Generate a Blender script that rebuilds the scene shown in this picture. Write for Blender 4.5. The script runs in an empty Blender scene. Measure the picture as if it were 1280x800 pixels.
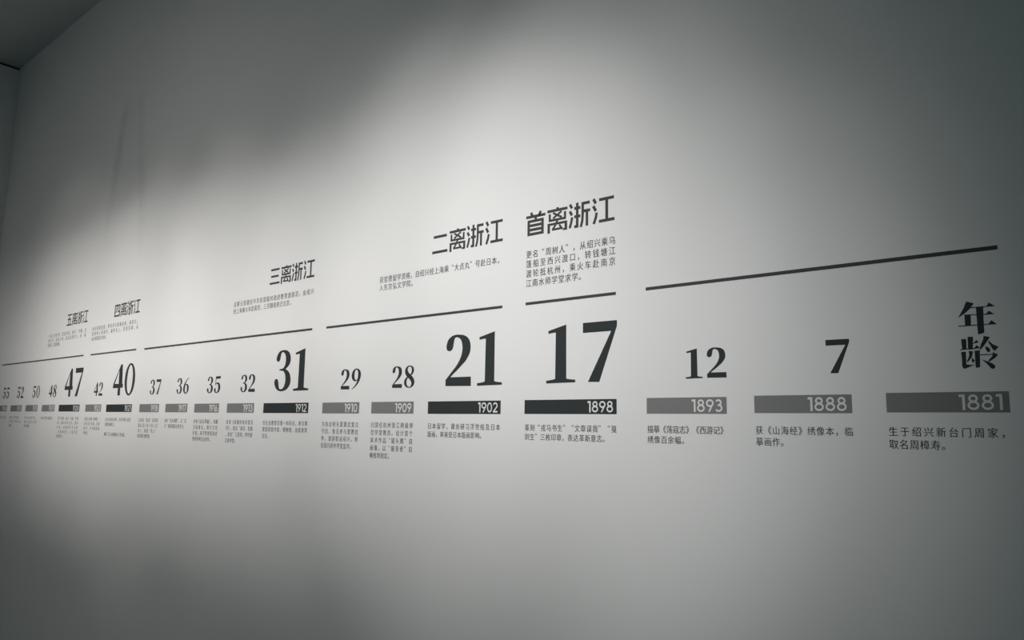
import bpy, bmesh, math, random
from mathutils import Matrix, Vector

D = bpy.data
COL = bpy.context.scene.collection
SC = bpy.context.scene

# ------------------------------------------------------------------ camera
# The timeline wall is the plane y = 0, x runs along it to the right, z up.
cam_data = D.cameras.new('camera')
cam = D.objects.new('camera', cam_data)
COL.objects.link(cam)
FWD = Vector((-0.72379981, 0.6658471, 0.18100131)).normalized()
RGT = Vector((0.67893571, 0.73405205, 0.01462482)).normalized()
UPV = RGT.cross(FWD)
cam.matrix_world = Matrix.Translation((0.0, -2.0, 1.55)) @ Matrix((
    (RGT.x, UPV.x, -FWD.x, 0), (RGT.y, UPV.y, -FWD.y, 0), (RGT.z, UPV.z, -FWD.z, 0), (0, 0, 0, 1)))
cam_data.sensor_width = 36.0
cam_data.lens = 1196.776 / 1280 * 36.0
cam_data.shift_y = -(400 - 311.07) / 1280
cam_data.clip_start = 0.05
SC.camera = cam

# ------------------------------------------------------------------ world and lamps
world = D.worlds.new('dim_gallery_air')
SC.world = world
world.use_nodes = True
bg = world.node_tree.nodes['Background']
bg.inputs[0].default_value = (0.80, 1.06, 1.06, 1.0)
bg.inputs[1].default_value = 0.1001


def spot(name, loc, target, half, blend, power, col):
    ld = D.lights.new(name, 'SPOT')
    ld.energy = power
    ld.spot_size = 2 * half
    ld.spot_blend = blend
    ld.color = col
    ld.shadow_soft_size = 0.04
    o = D.objects.new(name, ld)
    COL.objects.link(o)
    o.location = loc
    d = Vector(target) - Vector(loc)
    o.rotation_euler = d.to_track_quat('-Z', 'Y').to_euler()
    return o


def lamp_colour(tx):
    """the lamps over the far end are a little older and warmer than those on the right"""
    t = min(1.0, max(0.0, (-tx - 1.5) / 3.5))
    return (1.0 + 0.03 * t, 0.99 - 0.005 * t, 0.972 - 0.032 * t)


def washer(loc, target, spread, power):
    """short linear wall washer on the ceiling track, its beam kept narrow by a louvre"""
    ld = D.lights.new('wall_washer', 'AREA')
    ld.shape = 'RECTANGLE'
    ld.size = 0.7
    ld.size_y = 0.05
    ld.energy = power
    ld.spread = math.radians(spread)
    ld.color = lamp_colour(target[0])
    o = D.objects.new('wall_washer', ld)
    COL.objects.link(o)
    o.location = loc
    o.rotation_euler = (Vector(target) - Vector(loc)).to_track_quat('-Z', 'Y').to_euler()
    return o


# spots: x, y, z of the lamp, x and z of the point it is aimed at, half angle, blend, watts
for sx, sy, sz, tx, tz, half, blend, power in [
    (-6.00, -3.30, 3.40, -5.30, 1.40, 0.20, 1.0, 33.2),
    (-5.00, -2.30, 3.90, -5.70, 2.10, 0.30, 1.0, 31.8),
    (-5.00, -2.30, 3.90, -5.00, 2.10, 0.30, 1.0, 46.4),
    (-4.80, -3.30, 3.40, -6.40, 2.10, 0.20, 1.0, 45.0),
    (-4.80, -3.30, 3.40, -6.40, 2.10, 0.30, 1.0, 61.7),
    (-4.20, -2.30, 3.90, -4.20, 2.10, 0.30, 1.0, 39.9),
    (-4.20, -2.30, 3.90, -3.50, 2.10, 0.20, 1.0, 35.0),
    (-3.00, -3.30, 3.40, -3.00, 1.75, 0.30, 1.0, 57.8),
    (-3.00, -3.30, 3.40, -2.30, 1.75, 0.20, 1.0, 11.6),
    (-3.00, -3.30, 3.40, -2.30, 1.75, 0.30, 1.0, 120.4),
    (-2.60, -2.30, 3.90, -2.60, 2.10, 0.30, 1.0, 49.8),
    (-2.60, -2.30, 3.90, -1.90, 1.75, 0.30, 1.0, 40.9),
    (-2.60, -2.30, 3.90, -1.90, 2.10, 0.30, 1.0, 29.8),
    (-2.40, -3.30, 3.40, -4.00, 1.75, 0.30, 1.0, 16.4),
    (-2.40, -3.30, 3.40, -3.10, 2.10, 0.30, 1.0, 44.6),
    (-2.40, -3.30, 3.40, -1.70, 2.10, 0.30, 1.0, 66.7),
    (-1.80, -3.30, 3.40, -3.40, 2.10, 0.45, 1.0, 14.0),
    (-1.80, -3.30, 3.40, -2.50, 2.10, 0.30, 1.0, 78.5),
    (-1.00, -2.30, 3.90, -1.70, 2.10, 0.20, 1.0, 28.1),
    (-0.60, -3.30, 3.40, -2.20, 2.10, 0.20, 1.0, 39.1),
    (-0.60, -3.30, 3.40, -1.30, 1.40, 0.20, 1.0, 53.9),
    (-0.60, -3.30, 3.40, -1.30, 1.75, 0.20, 1.0, 33.0),
    (-0.20, -2.30, 3.90, -1.80, 1.40, 0.20, 1.0, 40.0),
    (-0.00, -3.30, 3.40, -1.60, 1.75, 0.20, 1.0, 50.0),
]:
    spot('track_spotlight', (sx, sy, sz), (tx, 0, tz), half, blend, power, lamp_colour(tx))
# washers: x, y, z of the lamp, x and z of the point it is aimed at, beam spread, watts
for sx, sy, sz, tx, tz, spread, power in [
    (-6.40, -3.30, 3.40, -7.70, 1.90, 28, 0.3),
    (-6.40, -3.30, 3.40, -6.40, 1.90, 28, 0.8),
    (-6.40, -2.00, 3.90, -7.70, 1.90, 80, 0.1),
    (-5.70, -3.30, 3.40, -7.00, 1.90, 28, 0.4),
    (-4.30, -3.30, 3.40, -5.60, 1.90, 28, 1.7),
    (-4.30, -3.30, 3.40, -5.60, 1.90, 80, 2.9),
    (-4.30, -3.30, 3.40, -4.30, 1.90, 28, 1.4),
    (-3.60, -3.30, 3.40, -4.90, 1.90, 28, 0.9),
    (-3.60, -3.30, 3.40, -3.60, 1.90, 80, 2.0),
    (-2.20, -3.30, 3.40, -3.50, 1.90, 28, 1.3),
]:
    washer((sx, sy, sz), (tx, 0, tz), spread, power)

SC.view_settings.view_transform = 'Standard'
SC.view_settings.look = 'None'
SC.view_settings.exposure = 0.0
SC.view_settings.gamma = 1.0
SC.view_settings.use_curve_mapping = False


# ------------------------------------------------------------------ materials
def paint(name, col, rough=0.85, var=0.02, bump=0.02, scale=90.0, spec=0.3):
    m = D.materials.new(name)
    m.use_nodes = True
    nt = m.node_tree
    b = nt.nodes['Principled BSDF']
    b.inputs['Roughness'].default_value = rough
    b.inputs['Specular IOR Level'].default_value = spec
    geo = nt.nodes.new('ShaderNodeNewGeometry')
    n1 = nt.nodes.new('ShaderNodeTexNoise')
    n1.inputs['Scale'].default_value = 1.1
    n1.inputs['Detail'].default_value = 4.0
    nt.links.new(geo.outputs['Position'], n1.inputs['Vector'])
    mr = nt.nodes.new('ShaderNodeMapRange')
    mr.inputs['From Min'].default_value = 0.3
    mr.inputs['From Max'].default_value = 0.7
    mr.inputs['To Min'].default_value = 1.0 - var
    mr.inputs['To Max'].default_value = 1.0 + var
    nt.links.new(n1.outputs['Fac'], mr.inputs['Value'])
    mul = nt.nodes.new('ShaderNodeVectorMath')
    mul.operation = 'SCALE'
    mul.inputs[0].default_value = col
    nt.links.new(mr.outputs['Result'], mul.inputs['Scale'])
    nt.links.new(mul.outputs['Vector'], b.inputs['Base Color'])
    if bump:
        n2 = nt.nodes.new('ShaderNodeTexNoise')
        n2.inputs['Scale'].default_value = scale
        n2.inputs['Detail'].default_value = 3.0
        nt.links.new(geo.outputs['Position'], n2.inputs['Vector'])
        bp = nt.nodes.new('ShaderNodeBump')
        bp.inputs['Strength'].default_value = bump
        bp.inputs['Distance'].default_value = 0.002
        nt.links.new(n2.outputs['Fac'], bp.inputs['Height'])
        nt.links.new(bp.outputs['Normal'], b.inputs['Normal'])
    return m


M_WALL = paint('white_wall_paint', (0.80, 0.80, 0.80), 0.9, 0.012, 0.12, 160.0, 0.2)


def painted_shadow(m):
    """a faint shadow painted as two streaks high up on the far part of the wall, leaning apart like a narrow A"""
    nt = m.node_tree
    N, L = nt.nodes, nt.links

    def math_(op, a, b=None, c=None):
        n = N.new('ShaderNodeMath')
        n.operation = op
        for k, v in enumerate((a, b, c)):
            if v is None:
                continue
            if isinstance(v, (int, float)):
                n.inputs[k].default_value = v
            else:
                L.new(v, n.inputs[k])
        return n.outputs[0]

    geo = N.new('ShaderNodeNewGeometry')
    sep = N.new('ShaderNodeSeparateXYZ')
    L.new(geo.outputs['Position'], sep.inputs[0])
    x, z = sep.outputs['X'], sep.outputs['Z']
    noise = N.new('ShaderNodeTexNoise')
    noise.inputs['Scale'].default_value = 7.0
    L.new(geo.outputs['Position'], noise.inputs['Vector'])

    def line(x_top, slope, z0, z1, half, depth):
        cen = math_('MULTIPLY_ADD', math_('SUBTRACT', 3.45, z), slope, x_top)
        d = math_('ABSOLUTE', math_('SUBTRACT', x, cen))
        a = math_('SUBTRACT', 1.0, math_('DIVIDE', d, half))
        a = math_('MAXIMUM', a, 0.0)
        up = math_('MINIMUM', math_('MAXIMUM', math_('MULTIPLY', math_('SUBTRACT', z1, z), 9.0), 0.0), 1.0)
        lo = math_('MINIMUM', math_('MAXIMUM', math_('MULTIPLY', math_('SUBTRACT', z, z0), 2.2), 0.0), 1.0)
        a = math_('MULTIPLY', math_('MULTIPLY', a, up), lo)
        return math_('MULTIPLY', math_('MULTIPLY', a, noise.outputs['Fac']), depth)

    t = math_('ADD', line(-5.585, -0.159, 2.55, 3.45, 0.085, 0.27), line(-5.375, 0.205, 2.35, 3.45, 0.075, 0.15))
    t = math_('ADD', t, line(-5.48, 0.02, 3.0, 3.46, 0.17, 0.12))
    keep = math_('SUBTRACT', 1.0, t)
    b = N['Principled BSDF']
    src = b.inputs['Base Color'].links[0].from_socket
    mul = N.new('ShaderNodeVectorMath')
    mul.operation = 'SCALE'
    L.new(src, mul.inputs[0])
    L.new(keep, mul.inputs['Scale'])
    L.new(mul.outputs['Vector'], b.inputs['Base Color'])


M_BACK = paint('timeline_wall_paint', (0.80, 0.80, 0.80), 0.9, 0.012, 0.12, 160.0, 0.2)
painted_shadow(M_BACK)  # darkens the wall colour itself in the form of a faint A-shaped shadow
M_CEIL = paint('ceiling_paint', (0.56, 0.60, 0.59), 0.95, 0.02, 0.1, 120.0, 0.2)
M_FLOOR = paint('floor_concrete', (0.17, 0.205, 0.205), 0.6, 0.08, 0.2, 40.0, 0.4)
M_GAP = paint('shadow_gap_black', (0.01, 0.01, 0.01), 0.9, 0.0, 0.0)
M_DARK = paint('charcoal_vinyl', (0.035, 0.041, 0.042), 0.75, 0.02, 0.0, spec=0.15)
M_LINE = paint('dark_grey_vinyl', (0.052, 0.054, 0.055), 0.7, 0.02, 0.0, spec=0.25)
M_TEXT = paint('lettering_vinyl', (0.030, 0.032, 0.032), 0.8, 0.02, 0.0, spec=0.15)
M_GREY = paint('mid_grey_vinyl', (0.21, 0.21, 0.212), 0.7, 0.02, 0.0, spec=0.25)
M_PALE = paint('pale_vinyl', (0.78, 0.78, 0.77), 0.8, 0.0, 0.0, spec=0.2)


# ------------------------------------------------------------------ helpers
def tag(o, label=None, cat=None, group=None, kind=None):
    if label:
        o['label'] = label
    if cat:
        o['category'] = cat
    if group:
        o['group'] = group
    if kind:
        o['kind'] = kind
    return o


def empty(name, loc, label, cat, group=None):
    o = D.objects.new(name, None)
    o.empty_display_size = 0.03
    COL.objects.link(o)
    o.location = loc
    return tag(o, label, cat, group)


def link(name, mesh, parent=None, loc=(0, 0, 0)):
    o = D.objects.new(name, mesh)
    COL.objects.link(o)
    o.location = loc
    if parent is not None:
        o.parent = parent
    return o


def box_mesh(name, x0, x1, y0, y1, z0, z1, mat):
    v = [(x, y, z) for z in (z0, z1) for y in (y0, y1) for x in (x0, x1)]
    f = [(0, 2, 3, 1), (4, 5, 7, 6), (0, 1, 5, 4), (2, 6, 7, 3), (0, 4, 6, 2), (1, 3, 7, 5)]
    me = D.meshes.new(name)
    me.from_pydata(v, [], f)
    me.materials.append(mat)
    return me


def prism_mesh(name, pts, z0, z1, mat):
    """vertical prism over a plan polygon (counter-clockwise seen from above)"""
    n = len(pts)
    v = [(x, y, z0) for x, y in pts] + [(x, y, z1) for x, y in pts]
    f = [tuple(range(n - 1, -1, -1)), tuple(range(n, 2 * n))]
    f += [(i, (i + 1) % n, n + (i + 1) % n, n + i) for i in range(n)]
    me = D.meshes.new(name)
    me.from_pydata(v, [], f)
    me.materials.append(mat)
    return me


VINYL = 0.0004     # thickness of the cut film


def smooth_loop(pts, sharp=38.0, sub=4):
    """round the runs of small turns of a traced outline, keep its corners"""
    n = len(pts)
    P = [Vector(q) for q in pts]
    corner = []
    for i in range(n):
        a = P[i] - P[i - 1]
        b = P[(i + 1) % n] - P[i]
        corner.append(abs(a.angle_signed(b, 0.0)) > math.radians(sharp) if a.length > 0 and b.length > 0 else True)
    out = []
    for i in range(n):
        j = (i + 1) % n
        a, b = P[i], P[j]
        out.append(a)
        if corner[i] and corner[j]:
            continue
        L = (b - a).length
        ta = Vector((0, 0)) if corner[i] else (b - P[i - 1]).normalized() * L
        tb = Vector((0, 0)) if corner[j] else (P[(j + 1) % n] - a).normalized() * L
        if corner[i]:
            ta = (b - a) * 1.5 - tb * 0.5
        if corner[j]:
            tb = (b - a) * 1.5 - ta * 0.5
        for s in range(1, sub):
            t = s / sub
            out.append(a * (2 * t**3 - 3 * t * t + 1) + ta * (t**3 - 2 * t * t + t)
                       + b * (-2 * t**3 + 3 * t * t) + tb * (t**3 - t * t))
    return out


def film_from_loops(name, loops, mat, y_back=0.0, thick=VINYL):
    """cut-film shape: filled outlines in the wall plane (x, z), front face at y_back - thick"""
    cu = D.curves.new(name, 'CURVE')
    cu.dimensions = '2D'
    cu.fill_mode = 'BOTH'
    cu.extrude = thick / 2
    for lp in loops:
        sp = cu.splines.new('POLY')
        sp.points.add(len(lp) - 1)
        for p_, q in zip(sp.points, lp):
            p_.co = (q[0], q[1], 0, 1)
        sp.use_cyclic_u = True
    o = D.objects.new(name, cu)
    me = D.meshes.new_from_object(o)
    D.objects.remove(o)
    D.curves.remove(cu)
    me.name = name
    # curve plane xy -> wall plane xz, facing -y
    me.transform(Matrix(((1, 0, 0, 0), (0, 0, -1, y_back - thick / 2), (0, 1, 0, 0), (0, 0, 0, 1))))
    me.materials.clear()
    me.materials.append(mat)
    return me


def film_from_polys(name, polys, mat, y_back=0.0, thick=VINYL):
    """several convex or simple polygons, overlapping allowed"""
    bm = bmesh.new()
    for k, poly in enumerate(polys):
        yf = y_back - thick - 0.000004 * (k % 9)
        area = sum(a[0] * b[1] - b[0] * a[1] for a, b in zip(poly, poly[1:] + poly[:1]))
        if area < 0:
            poly = poly[::-1]
        fr = [bm.verts.new((q[0], yf, q[1])) for q in poly]
        bk = [bm.verts.new((q[0], y_back, q[1])) for q in poly]
        bm.faces.new(fr)
        n = len(poly)
        for i in range(n):
            j = (i + 1) % n
            bm.faces.new((fr[j], fr[i], bk[i], bk[j]))
    me = D.meshes.new(name)
    bm.to_mesh(me)
    bm.free()
    me.materials.append(mat)
    return me


def ribbon(pts, t, closed=False):
    """a stroke of even width as a list of quads joined by mitres"""
    P = [Vector(q) for q in pts]
    n = len(P)
    L, R = [], []
    for i in range(n):
        if closed:
            a, b = P[i - 1], P[(i + 1) % n]
            d1 = (P[i] - a).normalized()
            d2 = (b - P[i]).normalized()
        else:
            d1 = (P[i] - P[i - 1]).normalized() if i else (P[1] - P[0]).normalized()
            d2 = (P[i + 1] - P[i]).normalized() if i < n - 1 else d1
        m = (d1 + d2)
        m = m.normalized() if m.length > 1e-6 else d1
        nn = Vector((-m.y, m.x))
        k = t / 2 / max(0.5, nn.dot(Vector((-d1.y, d1.x))))
        L.append(tuple(P[i] + nn * k))
        R.append(tuple(P[i] - nn * k))
    q = []
    for i in range(n if closed else n - 1):
        j = (i + 1) % n
        q.append([R[i], R[j], L[j], L[i]])
    return q


def arc(cx, cy, rx, ry, a0, a1, n=24):
    return [(cx + rx * math.cos(math.radians(a0 + (a1 - a0) * i / n)),
             cy + ry * math.sin(math.radians(a0 + (a1 - a0) * i / n))) for i in range(n + 1)]


# ------------------------------------------------------------------ serif numerals (unit height, traced)
SERIF = {
 '1': [[[0.045,0.913],[0.479,1.0],[0.485,0.076],[0.547,0.063],[0.696,0.05],[0.696,0.006],[0.001,0.0],[0.0,0.047],[0.161,0.063],[0.219,0.075],[0.229,0.874],[0.184,0.876],[0.046,0.864]]],
 '7': [[[0.0,1.0],[0.759,0.998],[0.758,0.905],[0.728,0.831],[0.369,0.0],[0.116,0.006],[0.636,0.828],[0.0,0.83]]],
 '2': [[[0.005,0.011],[0.0,0.131],[0.048,0.17],[0.222,0.312],[0.353,0.428],[0.443,0.545],[0.481,0.63],[0.496,0.732],[0.479,0.828],[0.444,0.894],[0.388,0.932],[0.328,0.949],[0.279,0.943],[0.252,0.927],[0.227,0.85],[0.209,0.764],[0.178,0.713],[0.124,0.689],[0.068,0.692],[0.019,0.72],[0.003,0.774],[0.017,0.84],[0.053,0.908],[0.113,0.952],[0.194,0.986],[0.29,1.0],[0.399,0.997],[0.521,0.981],[0.616,0.946],[0.69,0.886],[0.728,0.807],[0.738,0.721],[0.72,0.636],[0.67,0.562],[0.593,0.479],[0.489,0.406],[0.358,0.316],[0.225,0.234],[0.15,0.179],[0.762,0.177],[0.769,0.0]]],
 '3': [[[0.042,0.775],[0.05,0.837],[0.09,0.898],[0.147,0.951],[0.236,0.989],[0.344,1.0],[0.467,0.996],[0.577,0.971],[0.659,0.92],[0.712,0.849],[0.73,0.771],[0.715,0.687],[0.667,0.627],[0.591,0.576],[0.504,0.532],[0.583,0.507],[0.674,0.458],[0.732,0.395],[0.765,0.318],[0.772,0.226],[0.744,0.151],[0.676,0.083],[0.576,0.031],[0.457,0.006],[0.319,0.0],[0.193,0.022],[0.094,0.07],[0.033,0.133],[0.0,0.196],[0.001,0.243],[0.027,0.289],[0.082,0.304],[0.146,0.287],[0.183,0.239],[0.208,0.161],[0.224,0.099],[0.26,0.06],[0.329,0.051],[0.404,0.065],[0.47,0.11],[0.505,0.171],[0.527,0.247],[0.525,0.324],[0.498,0.401],[0.452,0.457],[0.37,0.495],[0.221,0.502],[0.216,0.541],[0.364,0.552],[0.437,0.589],[0.482,0.649],[0.498,0.726],[0.494,0.811],[0.465,0.882],[0.413,0.931],[0.349,0.95],[0.288,0.945],[0.261,0.907],[0.238,0.837],[0.215,0.768],[0.172,0.73],[0.1,0.73]]],
 '4': [[[0.56,1.0],[0.692,0.995],[0.775,0.37],[0.835,0.369],[0.831,0.245],[0.635,0.244],[0.654,0.0],[0.445,0.003],[0.433,0.244],[0.0,0.239],[0.018,0.35],[0.063,0.422]],[[0.446,0.828],[0.473,0.376],[0.14,0.379]]],
}
SONG = {
 '年': {"at":[-0.8192,1.7439],"polys":[[[0.0193,0.0683],[0.0342,0.0632],[0.0244,0.0517],[0.0145,0.0439],[0.0008,0.0356],[0.0072,0.0455],[0.0131,0.0548]],[[0.0258,0.0557],[0.074,0.0561],[0.0738,0.0544],[0.0256,0.0538]],[[0.0633,0.0625],[0.0739,0.0549],[0.0576,0.0545]],[[0.0377,0.0544],[0.052,0.0549],[0.0509,0.0316],[0.0505,0.0031],[0.0467,0.0012],[0.038,0.0],[0.0379,0.0219]],[[0.0153,0.0415],[0.0718,0.04],[0.0717,0.0384],[0.0152,0.0397]],[[0.0621,0.0461],[0.0717,0.0388],[0.055,0.0383]],[[0.0139,0.0418],[0.0263,0.0394],[0.0257,0.0189],[0.0138,0.0188]],[[0.0001,0.0197],[0.0747,0.0198],[0.0746,0.0182],[0.0,0.0177]],[[0.0658,0.0268],[0.0752,0.0185],[0.0581,0.0182]]]},
 '龄': {"at":[-0.8187,1.6732],"polys":[[[0.0036,0.0626],[0.0135,0.0625],[0.0127,0.0419],[0.0043,0.0416]],[[0.0165,0.0666],[0.0273,0.0666],[0.025,0.0406],[0.0161,0.0411]],[[0.0264,0.0541],[0.0372,0.0553],[0.0371,0.054],[0.0263,0.0524]],[[0.033,0.0599],[0.0377,0.0544],[0.0273,0.0524]],[[0.0001,0.0424],[0.0385,0.0442],[0.0383,0.0425],[0.0,0.0405]],[[0.0333,0.0493],[0.039,0.0434],[0.0265,0.0412]],[[0.0018,0.0366],[0.0111,0.037],[0.0105,0.0112],[0.0212,0.0097],[0.0291,0.0109],[0.0062,0.0022],[0.0022,0.0062],[0.0023,0.0221]],[[0.0284,0.0379],[0.0387,0.0385],[0.0369,0.005],[0.0286,0.0038]],[[0.017,0.0385],[0.0252,0.0368],[0.0223,0.0255],[0.0133,0.0157],[0.0118,0.0171],[0.0173,0.0279]],[[0.0227,0.0245],[0.0276,0.0186],[0.0248,0.014],[0.0213,0.0171]],[[0.0478,0.0669],[0.0598,0.0641],[0.0541,0.0556],[0.0441,0.0435],[0.038,0.0383],[0.0415,0.05],[0.0469,0.0602]],[[0.0573,0.0571],[0.0638,0.0499],[0.0753,0.0437],[0.0668,0.0358],[0.0631,0.0405],[0.0561,0.0545]],[[0.0494,0.0458],[0.0553,0.044],[0.059,0.039],[0.0577,0.0345],[0.0536,0.0343],[0.0509,0.0386]],[[0.0387,0.0301],[0.0714,0.0302],[0.0712,0.0285],[0.0385,0.0284]],[[0.0636,0.0338],[0.0728,0.028],[0.0668,0.022],[0.0552,0.015],[0.0533,0.0169],[0.0621,0.026]],[[0.0414,0.0199],[0.0523,0.0159],[0.0639,0.0097],[0.0665,0.0046],[0.0622,0.0],[0.0573,0.0024],[0.0509,0.0108]]]},
}

SERIF['0'] = [arc(0.415, 0.50, 0.415, 0.512, 0, 360, 48)[:-1], arc(0.415, 0.50, 0.225, 0.452, 0, 360, 48)[:-1]]
SERIF['9'] = [[(.06, .0), (.20, .04), (.40, .15), (.58, .28), (.70, .42), (.78, .58), (.80, .70), (.77, .83), (.68, .93),
               (.54, .99), (.40, 1.01), (.24, .98), (.10, .89), (.02, .77), (0, .64), (.04, .53), (.14, .44), (.28, .39),
               (.40, .395), (.50, .43), (.51, .45), (.48, .36), (.39, .25), (.25, .13), (.12, .055), (.04, .02)],
              [(.40, .96), (.31, .92), (.255, .81), (.245, .68), (.27, .55), (.33, .47), (.41, .445), (.50, .475), (.54, .55),
               (.56, .66), (.555, .80), (.50, .92)]]
SERIF['6'] = [[(.82 - x, 1 - y) for x, y in lp] for lp in SERIF['9']]
SERIF['8'] = [[(.40, 1.01), (.56, .985), (.68, .92), (.73, .81), (.71, .70), (.63, .61), (.54, .555), (.66, .47), (.75, .37),
               (.785, .25), (.74, .12), (.61, .03), (.42, -.01), (.22, .015), (.08, .09), (.01, .20), (.02, .32), (.10, .42),
               (.22, .495), (.12, .59), (.06, .70), (.065, .82), (.14, .92), (.26, .985)],
              [(.42, .965), (.53, .92), (.57, .81), (.545, .69), (.48, .605), (.37, .66), (.275, .75), (.245, .84), (.30, .93)],
              [(.30, .455), (.22, .37), (.185, .25), (.23, .12), (.33, .05), (.45, .04), (.545, .10), (.57, .20), (.52, .29),
               (.42, .375)]]
SERIF['5'] = [[(.15, 1.0), (.78, 1.0), (.75, .845), (.21, .845), (.17, .555), (.30, .615), (.46, .63), (.62, .585), (.74, .47),
               (.785, .32), (.745, .17), (.64, .065), (.48, .005), (.30, -.01), (.14, .025), (.03, .11), (0, .20), (.03, .275),
               (.10, .30), (.17, .275), (.195, .20), (.205, .11), (.27, .05), (.37, .04), (.47, .11), (.525, .24), (.525, .38),
               (.475, .49), (.38, .55), (.27, .54), (.17, .475), (.115, .485)]]
ADV = {}
for k_, loops in SERIF.items():
    ADV[k_] = max(q[0] for lp in loops for q in lp)

# ------------------------------------------------------------------ sans year digits (unit height, strokes)
ST = 0.142


def year_polys(ch):
    r = lambda pts, c=False: ribbon(pts, ST, c)
    if ch == '0':
        return r(arc(.38, .5, .30, .425, 0, 360, 32)[:-1], True)
    if ch == '1':
        return [[(.24, 0), (.41, 0), (.41, 1.0), (.24, 1.0)], [(.02, .84), (.24, .84), (.24, 1.0), (.06, 1.0)]]
    if ch == '2':
        return r(arc(.36, .68, .27, .245, 165, -25, 20) + [(.12, .10)]) + [[(.02, 0), (.70, 0), (.70, .155), (.02, .155)]]
    if ch == '3':
        return r(arc(.33, .735, .235, .19, 150, -80, 20)) + r(arc(.34, .305, .29, .23, 85, -150, 24)) + \
            [[(.26, .46), (.42, .46), (.42, .60), (.26, .60)]]
    if ch == '4':
        return r([(.52, .98), (.10, .27)]) + [[(.04, .18), (.78, .18), (.78, .33), (.04, .33)], [(.48, 0), (.64, 0), (.64, 1), (.48, 1)]]
    if ch == '5':
        return r(arc(.33, .33, .30, .255, 105, -150, 24)) + [[(.12, .85), (.62, .85), (.62, 1), (.12, 1)],
                                                            [(.12, .48), (.27, .50), (.27, .90), (.14, .90)]]
    if ch == '6':
        return r(arc(.38, .31, .30, .235, 0, 360, 30)[:-1], True) + r([(.13, .42), (.46, .98)])
    if ch == '7':
        return [[(.03, .85), (.70, .85), (.70, 1), (.03, 1)], [(.16, 0), (.34, 0), (.70, .86), (.52, .86)]]
    if ch == '8':
        return r(arc(.39, .735, .235, .19, 0, 360, 30)[:-1], True) + r(arc(.39, .30, .30, .225, 0, 360, 30)[:-1], True)
    return r(arc(.38, .69, .30, .235, 0, 360, 30)[:-1], True) + r([(.62, .57), (.28, .02)])


YW = {'0': .76, '1': .43, '2': .74, '3': .70, '4': .80, '5': .70, '6': .75, '7': .72, '8': .77, '9': .75}
YEAR_H = 0.0312
YEAR_MESH = {}


def year_mesh(ch):
    if ch not in YEAR_MESH:
        polys = [[(x * YEAR_H, z * YEAR_H) for x, z in poly] for poly in year_polys(ch)]
        YEAR_MESH[ch] = film_from_polys('year_digit_' + ch, polys, M_PALE, -VINYL, 0.00025)
    return YEAR_MESH[ch]


AGE_MESH = {}


def age_mesh(ch, h):
    key = (ch, h)
    if key not in AGE_MESH:
        loops = [smooth_loop([(x * h, z * h) for x, z in lp]) for lp in SERIF[ch]]
        AGE_MESH[key] = film_from_loops('age_digit_' + ch, loops, M_DARK)
    return AGE_MESH[key]


# ------------------------------------------------------------------ heavy heading characters, drawn in strokes
# cell 100 wide and 100 high, y down; H / V = straight bars, L = slanted polyline
TH, TV = 11.3, 12.4


def hbar(x0, x1, y, t=TH):
    return [(x0, y - t / 2), (x1, y - t / 2), (x1, y + t / 2), (x0, y + t / 2)]


def vbar(x, y0, y1, t=TV):
    return [(x - t / 2, y0), (x + t / 2, y0), (x + t / 2, y1), (x - t / 2, y1)]


HEAD = {
    '首': [hbar(0, 100, 17), vbar(50, 20, 36, 12), vbar(13.5, 31, 94), vbar(85.5, 31, 94), hbar(10, 90, 35.5), hbar(10, 90, 53.5),
          hbar(10, 90, 71), hbar(8, 91, 89)] + ribbon([(25, 0), (34, 16)], 12) + ribbon([(76, 0), (67, 16)], 12),
    '离': [hbar(0, 100, 11), vbar(51, 0, 12, 12), vbar(12, 22, 52, 10.5), vbar(88, 22, 52, 10.5), hbar(7, 93, 49, 9.5),
          hbar(2, 98, 65, 9.5), vbar(7.5, 61, 100), vbar(92.5, 61, 97), hbar(78, 98, 93, 8.5), hbar(24, 68, 87, 8.5)]
    + ribbon([(29, 20), (72, 43)], 8.5) + ribbon([(71, 19), (29, 42)], 8.5)
    + ribbon([(52, 50), (40, 72), (27, 86)], 9) + ribbon([(60, 72), (75, 91)], 9),
    '浙': [vbar(40, -1, 97, 12), hbar(26, 55, 20), hbar(26, 55, 53), hbar(26, 45, 92), vbar(66, 2, 52, 11.5), hbar(61, 99, 6.5),
          hbar(66, 101, 37), vbar(86, 37, 97, 11.5)]
    + ribbon([(5, 1), (15, 17)], 11.5) + ribbon([(4, 28), (15, 45)], 11.5) + ribbon([(16, 53), (11, 74), (4, 95)], 11)
    + ribbon([(66, 50), (64, 75), (57, 98)], 11),
    '江': [hbar(31, 98, 6.5, 11.5), vbar(65.5, 6, 92, 12.5), hbar(30, 100, 89.5, 11.5)]
    + ribbon([(5, -1), (16, 18)], 12) + ribbon([(4, 26), (16, 47)], 12) + ribbon([(20, 54), (15, 75), (6, 96)], 11.5),
    '二': [hbar(7, 92, 19, 12), hbar(0, 98, 89, 12)],
    '三': [hbar(7, 92, 11, 11.5), hbar(11, 86, 49, 11.5), hbar(0, 98, 88, 11.5)],
    '四': [hbar(4, 96, 12, 11.5), hbar(4, 96, 90, 11.5), vbar(9.5, 8, 94), vbar(90.5, 8, 94), vbar(63, 14, 62, 11), hbar(60, 84, 60, 9)]
    + ribbon([(37, 14), (37, 45), (22, 66)], 10.5),
    '五': [hbar(6, 94, 9, 11), hbar(12, 82, 45, 11), hbar(0, 100, 91, 11.5), vbar(75, 42, 90, 12)]
    + ribbon([(46, 10), (34, 90)], 12),
}
HEAD_MESH = {}


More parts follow.
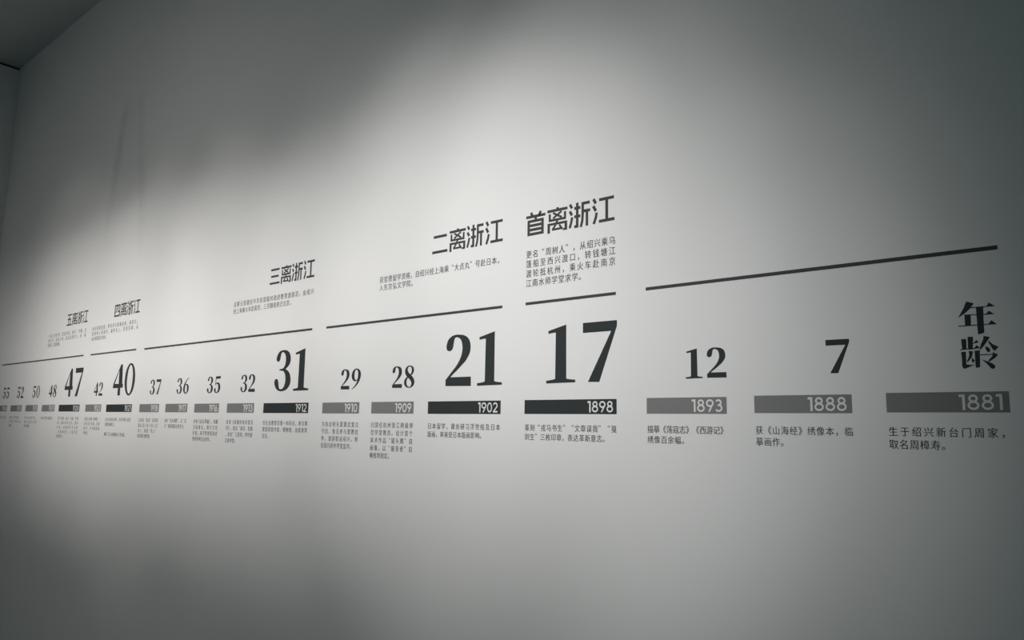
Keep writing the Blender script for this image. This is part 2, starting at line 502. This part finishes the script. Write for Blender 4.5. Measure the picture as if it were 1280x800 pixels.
def head_mesh(ch):
    if ch not in HEAD_MESH:
        sx, sz = 0.000845, 0.000762
        polys = [[(x * sx, (96.5 - y) * sz) for x, y in poly] for poly in HEAD[ch]]
        HEAD_MESH[ch] = film_from_polys('heading_' + ch, polys, M_LINE)
    return HEAD_MESH[ch]


# ------------------------------------------------------------------ small running text
GLYPH = {}
_tc = D.curves.new('glyph_source', 'FONT')
_to = D.objects.new('glyph_source', _tc)
COL.objects.link(_to)
_tc.resolution_u = 3


def glyph(ch):
    """outline of one character as verts and faces in em units, centred in its cell"""
    if ch not in GLYPH:
        _tc.body = ch
        bpy.context.view_layer.update()
        me = D.meshes.new_from_object(_to.evaluated_get(bpy.context.evaluated_depsgraph_get()))
        vs = [(v.co.x, v.co.y) for v in me.vertices]
        fs = [tuple(p_.vertices) for p_ in me.polygons]
        D.meshes.remove(me)
        if vs:
            x0, x1 = min(v[0] for v in vs), max(v[0] for v in vs)
            if ch == '“':
                vs = [(v[0] - x0 + 0.54, v[1] + 0.14) for v in vs]
            elif ch == '”':
                vs = [(v[0] - x0 + 0.03, v[1] + 0.14) for v in vs]
        GLYPH[ch] = (vs, fs)
    return GLYPH[ch]


def text_line_mesh(name, chars, width, em, pitch, justify):
    """one line, starting at x = 0, centred on z = 0; justified lines fill the width"""
    n = len(chars)
    step = (width - em) / (n - 1) if justify and n > 1 else pitch
    V, F = [], []
    for i, ch in enumerate(chars):
        if ch == ' ':
            continue
        vs, fs = glyph(ch)
        for k_, dx in enumerate((-0.010, 0.010)):      # the photo's weight is a little above regular
            off = len(V)
            for x, y in vs:
                V.append((i * step + (x + dx) * em, -VINYL * (0.5 + 0.1 * k_), (y - 0.38) * em))
            F += [tuple(off + k for k in f) for f in fs]
    me = D.meshes.new(name)
    me.from_pydata(V, [], F)
    bm = bmesh.new()
    bm.from_mesh(me)
    for f in bm.faces:                      # face the room
        f.normal_update()
        if f.normal.y > 0:
            f.normal_flip()
    bm.to_mesh(me)
    bm.free()
    me.materials.append(M_TEXT)
    return me


def text_block(name, lines, x0, z_first, line_gap, width, em, pitch, label, cat, group, last_justified=False):
    t = empty(name, (x0, 0, z_first), label, cat, group)
    for i, ln in enumerate(lines):
        if not ln:
            continue
        last = i == len(lines) - 1 or lines[i + 1] == ''
        link('text_line', text_line_mesh('text_line', ln, width, em, pitch, not last), t, (0, 0, -i * line_gap))
    return t


# ------------------------------------------------------------------ the room
CEIL_Z = 4.27
CX = -7.945                                   # the inner corner on the timeline wall
END_DIR = Vector((0.28, -1.0)).normalized()   # the end wall runs back from the corner along this
E1 = Vector((CX, 0)) + END_DIR * 5.6
EN = Vector((-1.0, -0.28)).normalized()       # its outward normal

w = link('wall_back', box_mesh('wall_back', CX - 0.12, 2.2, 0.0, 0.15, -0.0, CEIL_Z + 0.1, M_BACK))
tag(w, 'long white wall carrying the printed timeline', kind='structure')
w = link('wall_left', prism_mesh('wall_left', [(CX, 0), (CX + EN.x * .15, 0.0), (E1.x + EN.x * .15, E1.y + EN.y * .15), (E1.x, E1.y)],
                                 0.0, CEIL_Z - 0.022, M_WALL))
tag(w, 'white end wall at the far left corner', kind='structure')
w = link('trim_1', prism_mesh('trim_1', [(CX - .03, 0), (CX - .13, 0.0), (E1.x - .13, E1.y), (E1.x - .03, E1.y)],
                              CEIL_Z - 0.022, CEIL_Z, M_GAP))
tag(w, 'black shadow gap between end wall and ceiling', kind='structure')
w = link('ceiling', box_mesh('ceiling', CX - 0.2, 2.2, -5.6, 0.0, CEIL_Z, CEIL_Z + 0.1, M_CEIL))
tag(w, 'plain painted ceiling', kind='structure')
w = link('floor', box_mesh('floor', CX - 0.2, 2.2, -5.6, 0.15, -0.1, 0.0, M_FLOOR))
tag(w, 'grey gallery floor', kind='structure')

# ------------------------------------------------------------------ the timeline
AGE_Z = 0.0883        # foot of the ages above the foot of the bands
BAND_H = 0.0410
EM_S, PITCH_S = 0.0210, 0.0222
GAP_S = 0.0265

# year, age, x0, x1 of the band, z of its foot, caption lines
ENTRIES = [
    ('1881', None, -0.9814, -0.7309, 1.5885, ['生于绍兴新台门周家，', '取名周樟寿。']),
    ('1888', '7', -1.3097, -1.0602, 1.5867, ['获《山海经》绣像本，临', '摹画作。']),
    ('1893', '12', -1.6393, -1.3884, 1.5847, ['描摹《荡寇志》《西游记》', '绣像百余幅。']),
    ('1898', '17', -2.1078, -1.7443, 1.5833, ['篆刻“戎马书生”“文章误我”“戛', '剑生”三枚印章，表达革新意志。']),
    ('1902', '21', -2.5780, -2.2150, 1.5828, ['日本留学，课余研习浮世绘及日本', '版画，审美受日本版画影响。']),
    ('1909', '28', -2.9094, -2.6578, 1.5833, ['归国任杭州浙江两级师', '范学堂教员。设计首个', '美术作品“猫头鹰”自', '画像，以“报丧者”自', '喻批判现实。']),
    ('1910', '29', -3.2385, -2.9871, 1.5834, ['为抗议校长夏震武复古', '守旧，鲁迅参与罢教抗', '争，遂辞职返绍兴，转', '任绍兴府中学堂监学。']),
    ('1912', '31', -3.7008, -3.3418, 1.5843, ['任社会教育司第一科科长，参与筹', '建国家图书馆、博物馆，出席美育', '会议。']),
    ('1913', '32', -4.0315, -3.7835, 1.5852, ['发表《拟播布美术意见', '书》，提出“保存、发展', '、美化”三原则，呼吁建', '立美术馆。']),
    ('1916', '35', -4.3617, -4.1109, 1.5857, ['抄录《金石萃编》，收藏', '汉画像石，图片文化', '价值，美学思想逐渐成', '熟并影响日后创作。']),
    ('1917', '36', -4.6882, -4.4399, 1.5871, ['设计“北大校徽”，以“北', '大”篆体图案沿用至今。']),
    ('1918', '37', -5.0120, -4.7670, 1.5875, ['以笔名“鲁迅”发表首', '篇白话小说《狂人日', '记》，揭露“吃人”', '的封建礼教弊害。']),
    ('1921', '40', -5.4753, -5.1150, 1.5883, ['在北大兼任讲师，开设中国小说史', '课程并编讲义。', '', '翻译《工人绥惠略夫》等名篇。']),
    ('1923', '42', -5.7990, -5.5540, 1.5899, ['出版小说集《呐喊》，', '自行设计封面，红底', '黑字，为书籍装帧', '代表作。']),
    ('1928', '47', -6.2580, -5.9000, 1.5908, ['译介苏俄 画论 出版 外国', '版，编印美术丛书，倡导', '木刻，扶植青年艺术家', '，发起朝花社，介绍东欧', '和北欧文学。']),
    ('1929', '48', -6.5800, -6.3350, 1.5911, ['出版《近代木刻选集》。']),
    ('1931', '50', -6.9123, -6.6670, 1.5916, ['创办木刻讲习会，', '邀内山嘉吉任教', '并亲任翻译。']),
    ('1933', '52', -7.2450, -6.9970, 1.5918, ['编印《北平笺谱》，', '并作序，举办木刻', '展览会。']),
    ('1936', '55', -7.5790, -7.3310, 1.5922, ['抱病参观第二回全国', '木刻展览会。']),
]
# measured middles of the single digits of each age
AGE_X = {
    '7': [-1.0886], '12': [-1.4843, -1.4154], '17': [-1.9582, -1.8057], '21': [-2.4235, -2.2699], '28': [-2.7582, -2.6878],
    '29': [-3.0873, -3.0152], '31': [-3.5558, -3.4084], '32': [-3.8862, -3.8150], '35': [-4.2139, -4.1406],
    '36': [-4.5437, -4.4705], '37': [-4.8668, -4.7924], '40': [-5.3342, -5.1733], '42': [-5.6554, -5.5825],
    '47': [-6.1165, -5.9544], '48': [-6.4384, -6.3622], '50': [-6.7669, -6.6868], '52': [-7.0975, -7.0180],
    '55': [-7.4261, -7.3453],
}
BIG = {'17', '21', '31', '40', '47'}

ORD = ['', 'second', 'third', 'fourth', 'fifth', 'sixth', 'seventh', 'eighth', 'ninth', 'tenth', 'eleventh', 'twelfth',
       'thirteenth', 'fourteenth', 'fifteenth', 'sixteenth', 'seventeenth', 'eighteenth', 'nineteenth']


def place(i, n):
    if i == 0:
        return 'rightmost of the row'
    if i == n - 1:
        return 'cut by the left frame edge' if n == 19 else 'leftmost of the row'
    return ORD[i] + ' from the right'


for idx, (year, age, x0, x1, zf, lines) in enumerate(ENTRIES):
    wide = age in BIG
    tone = 'charcoal' if wide else 'mid-grey'
    b = empty('year_band', (x0, 0, zf), '%s band with pale year %s, %s' % (tone, year, place(idx, 19)), 'year label',
              'year bands along the timeline')
    link('band', box_mesh('band', 0, x1 - x0, -VINYL, 0.0, 0, BAND_H, M_DARK if wide else M_GREY), b)
    gap = 0.0036
    tot = sum(YW[c] * YEAR_H for c in year) + gap * 3
    cx = (x1 - x0) - 0.0125 - tot
    for c in year:
        link('digit', year_mesh(c), b, (cx, 0, 0.0046))
        cx += YW[c] * YEAR_H + gap
    # caption
    wd = x1 - x0
    em = EM_S
    text_block('caption', lines, x0 + 0.001, zf - 0.0400, GAP_S, wd - 0.001, em, PITCH_S,
               'tiny dark %s caption under the %s band, %s' % (
                   {1: 'one-line', 2: 'two-line', 3: 'three-line', 4: 'four-line', 5: 'five-line'}[len(lines)] if '' not in lines
                   else 'two-paragraph', year, place(idx, 19)), 'caption', 'captions under the year bands')
    # age
    if age is None:
        continue
    h = 0.1683 if wide else 0.0755
    ax = AGE_X[age]
    a = empty('age_number', (ax[0] - ADV[age[0]] * h / 2, 0, zf + AGE_Z),
              '%s charcoal serif number %s above the %s band, %s' % (
                  'large' if wide else 'small', age, year, 'leftmost number' if idx == 18 else ['', 'rightmost number'][idx] if idx < 2 else
                  ORD[idx - 1] + ' number from the right'), 'number',
              'serif age numbers along the timeline')
    for c, mx in zip(age, ax):
        link('digit', age_mesh(c, h), a, (mx - ADV[c] * h / 2 - a.location.x, 0, 0))

# the two stacked characters at the head of the row
t = empty('age_title', (-0.819, 0, 1.6732), 'two bold serif Chinese characters stacked above the 1881 band', 'lettering')
for ch in '年龄':
    d = SONG[ch]
    link('character', film_from_polys('character', [[tuple(q) for q in poly] for poly in d['polys']], M_DARK), t,
         (d['at'][0] + 0.819, 0, d['at'][1] - 1.6732))

# ruled lines
for x0, x1, z, lb in [
    (-7.5524, -5.9118, 1.9190, 'thin dark rule ending at the left frame edge, above ages 55 to 47'),
    (-5.7962, -5.1211, 1.9173, 'shortest-looking thin dark rule, above ages 42 and 40'),
    (-5.0124, -3.3433, 1.9144, 'long thin dark rule in the left half, reaching from age 37 to age 31'),
    (-3.2386, -2.2145, 1.9139, 'dark rule in the middle of the wall, above ages 29, 28 and 21'),
    (-2.1090, -1.7452, 1.9143, 'short dark rule above the largest-looking age 17'),
    (-1.6386, -0.7309, 1.9163, 'long dark rule at the right, above ages 12 and 7'),
]:
    r = link('rule_line', box_mesh('rule_line', 0, x1 - x0, -VINYL, 0, -0.0043, 0.0043, M_LINE), None, (x0, 0, z))
    tag(r, lb, 'line', 'horizontal rules along the timeline')

# headings with their paragraphs
PLB = {
    '首': 'four-line dark paragraph under the largest-looking heading',
    '二': 'wide two-line paragraph in the middle, under the heading starting with two bars',
    '三': 'faint two-line paragraph under the heading starting with three bars',
    '四': 'faint three-line paragraph under the heading that starts with a square character',
    '五': 'faintest three-line paragraph under the leftmost heading',
}
HEADINGS = [
    ('首', -2.1105, 2.1225, -2.1090, 0.3640, 2.0660, 0.0298, 'largest-looking bold grey heading, above the four-line paragraph and age 17',
     ['更名“周树人”，从绍兴乘乌', '篷船至西兴渡口，转钱塘江', '渡轮抵杭州，乘火车赴南京', '江南水师学堂求学。']),
    ('二', -2.5800, 2.1238, -2.8895, 0.6725, 2.0655, 0.0290, 'bold grey heading whose first character is two horizontal bars',
     ['获官费留学资格，自绍兴经上海乘“大贞丸”号赴日本，', '入东京弘文学院。']),
    ('三', -3.7110, 2.1253, -4.0310, 0.6860, 2.0680, 0.0310, 'bold grey heading whose first character is three horizontal bars',
     ['应蔡元培邀任中华民国临时政府教育部部员，由绍兴', '经上海乘火车赴南京，三月随政府迁北京。']),
    ('四', -5.4810, 2.1150, -5.8040, 0.6840, 2.0695, 0.0295, 'bold heading whose first character is a closed square frame, above age 40',
     ['辞去故里旧居，携母亲与家眷启程，离绍兴，', '经杭州上海南京，辗转北上，定居京城，从', '此未再回绍兴故乡。']),
    ('五', -6.2630, 2.1165, -6.5865, 0.6810, 2.0705, 0.0295, 'leftmost and smallest-looking bold heading, above age 47',
     ['与友人赴杭州，游览西湖，购买 书籍，住', '四五日，返回上海，此后定居沪上，未 再', '回浙江，直至病逝。']),
]
for first, hx, hz, px, pw, pz, gap, lb, lines in HEADINGS:
    h = empty('heading', (hx, 0, hz), lb, 'heading', 'bold headings above the timeline')
    for ch, dx in zip(first + '离浙江', (0.0, 0.0930, 0.1835, 0.2775)):
        link('character', head_mesh(ch), h, (dx, 0, 0))
    text_block('heading_paragraph', lines, px, pz, gap, pw, 0.0256, 0.0277,
               PLB[first],
               'paragraph', 'paragraphs under the headings')

D.objects.remove(_to)
D.curves.remove(_tc)
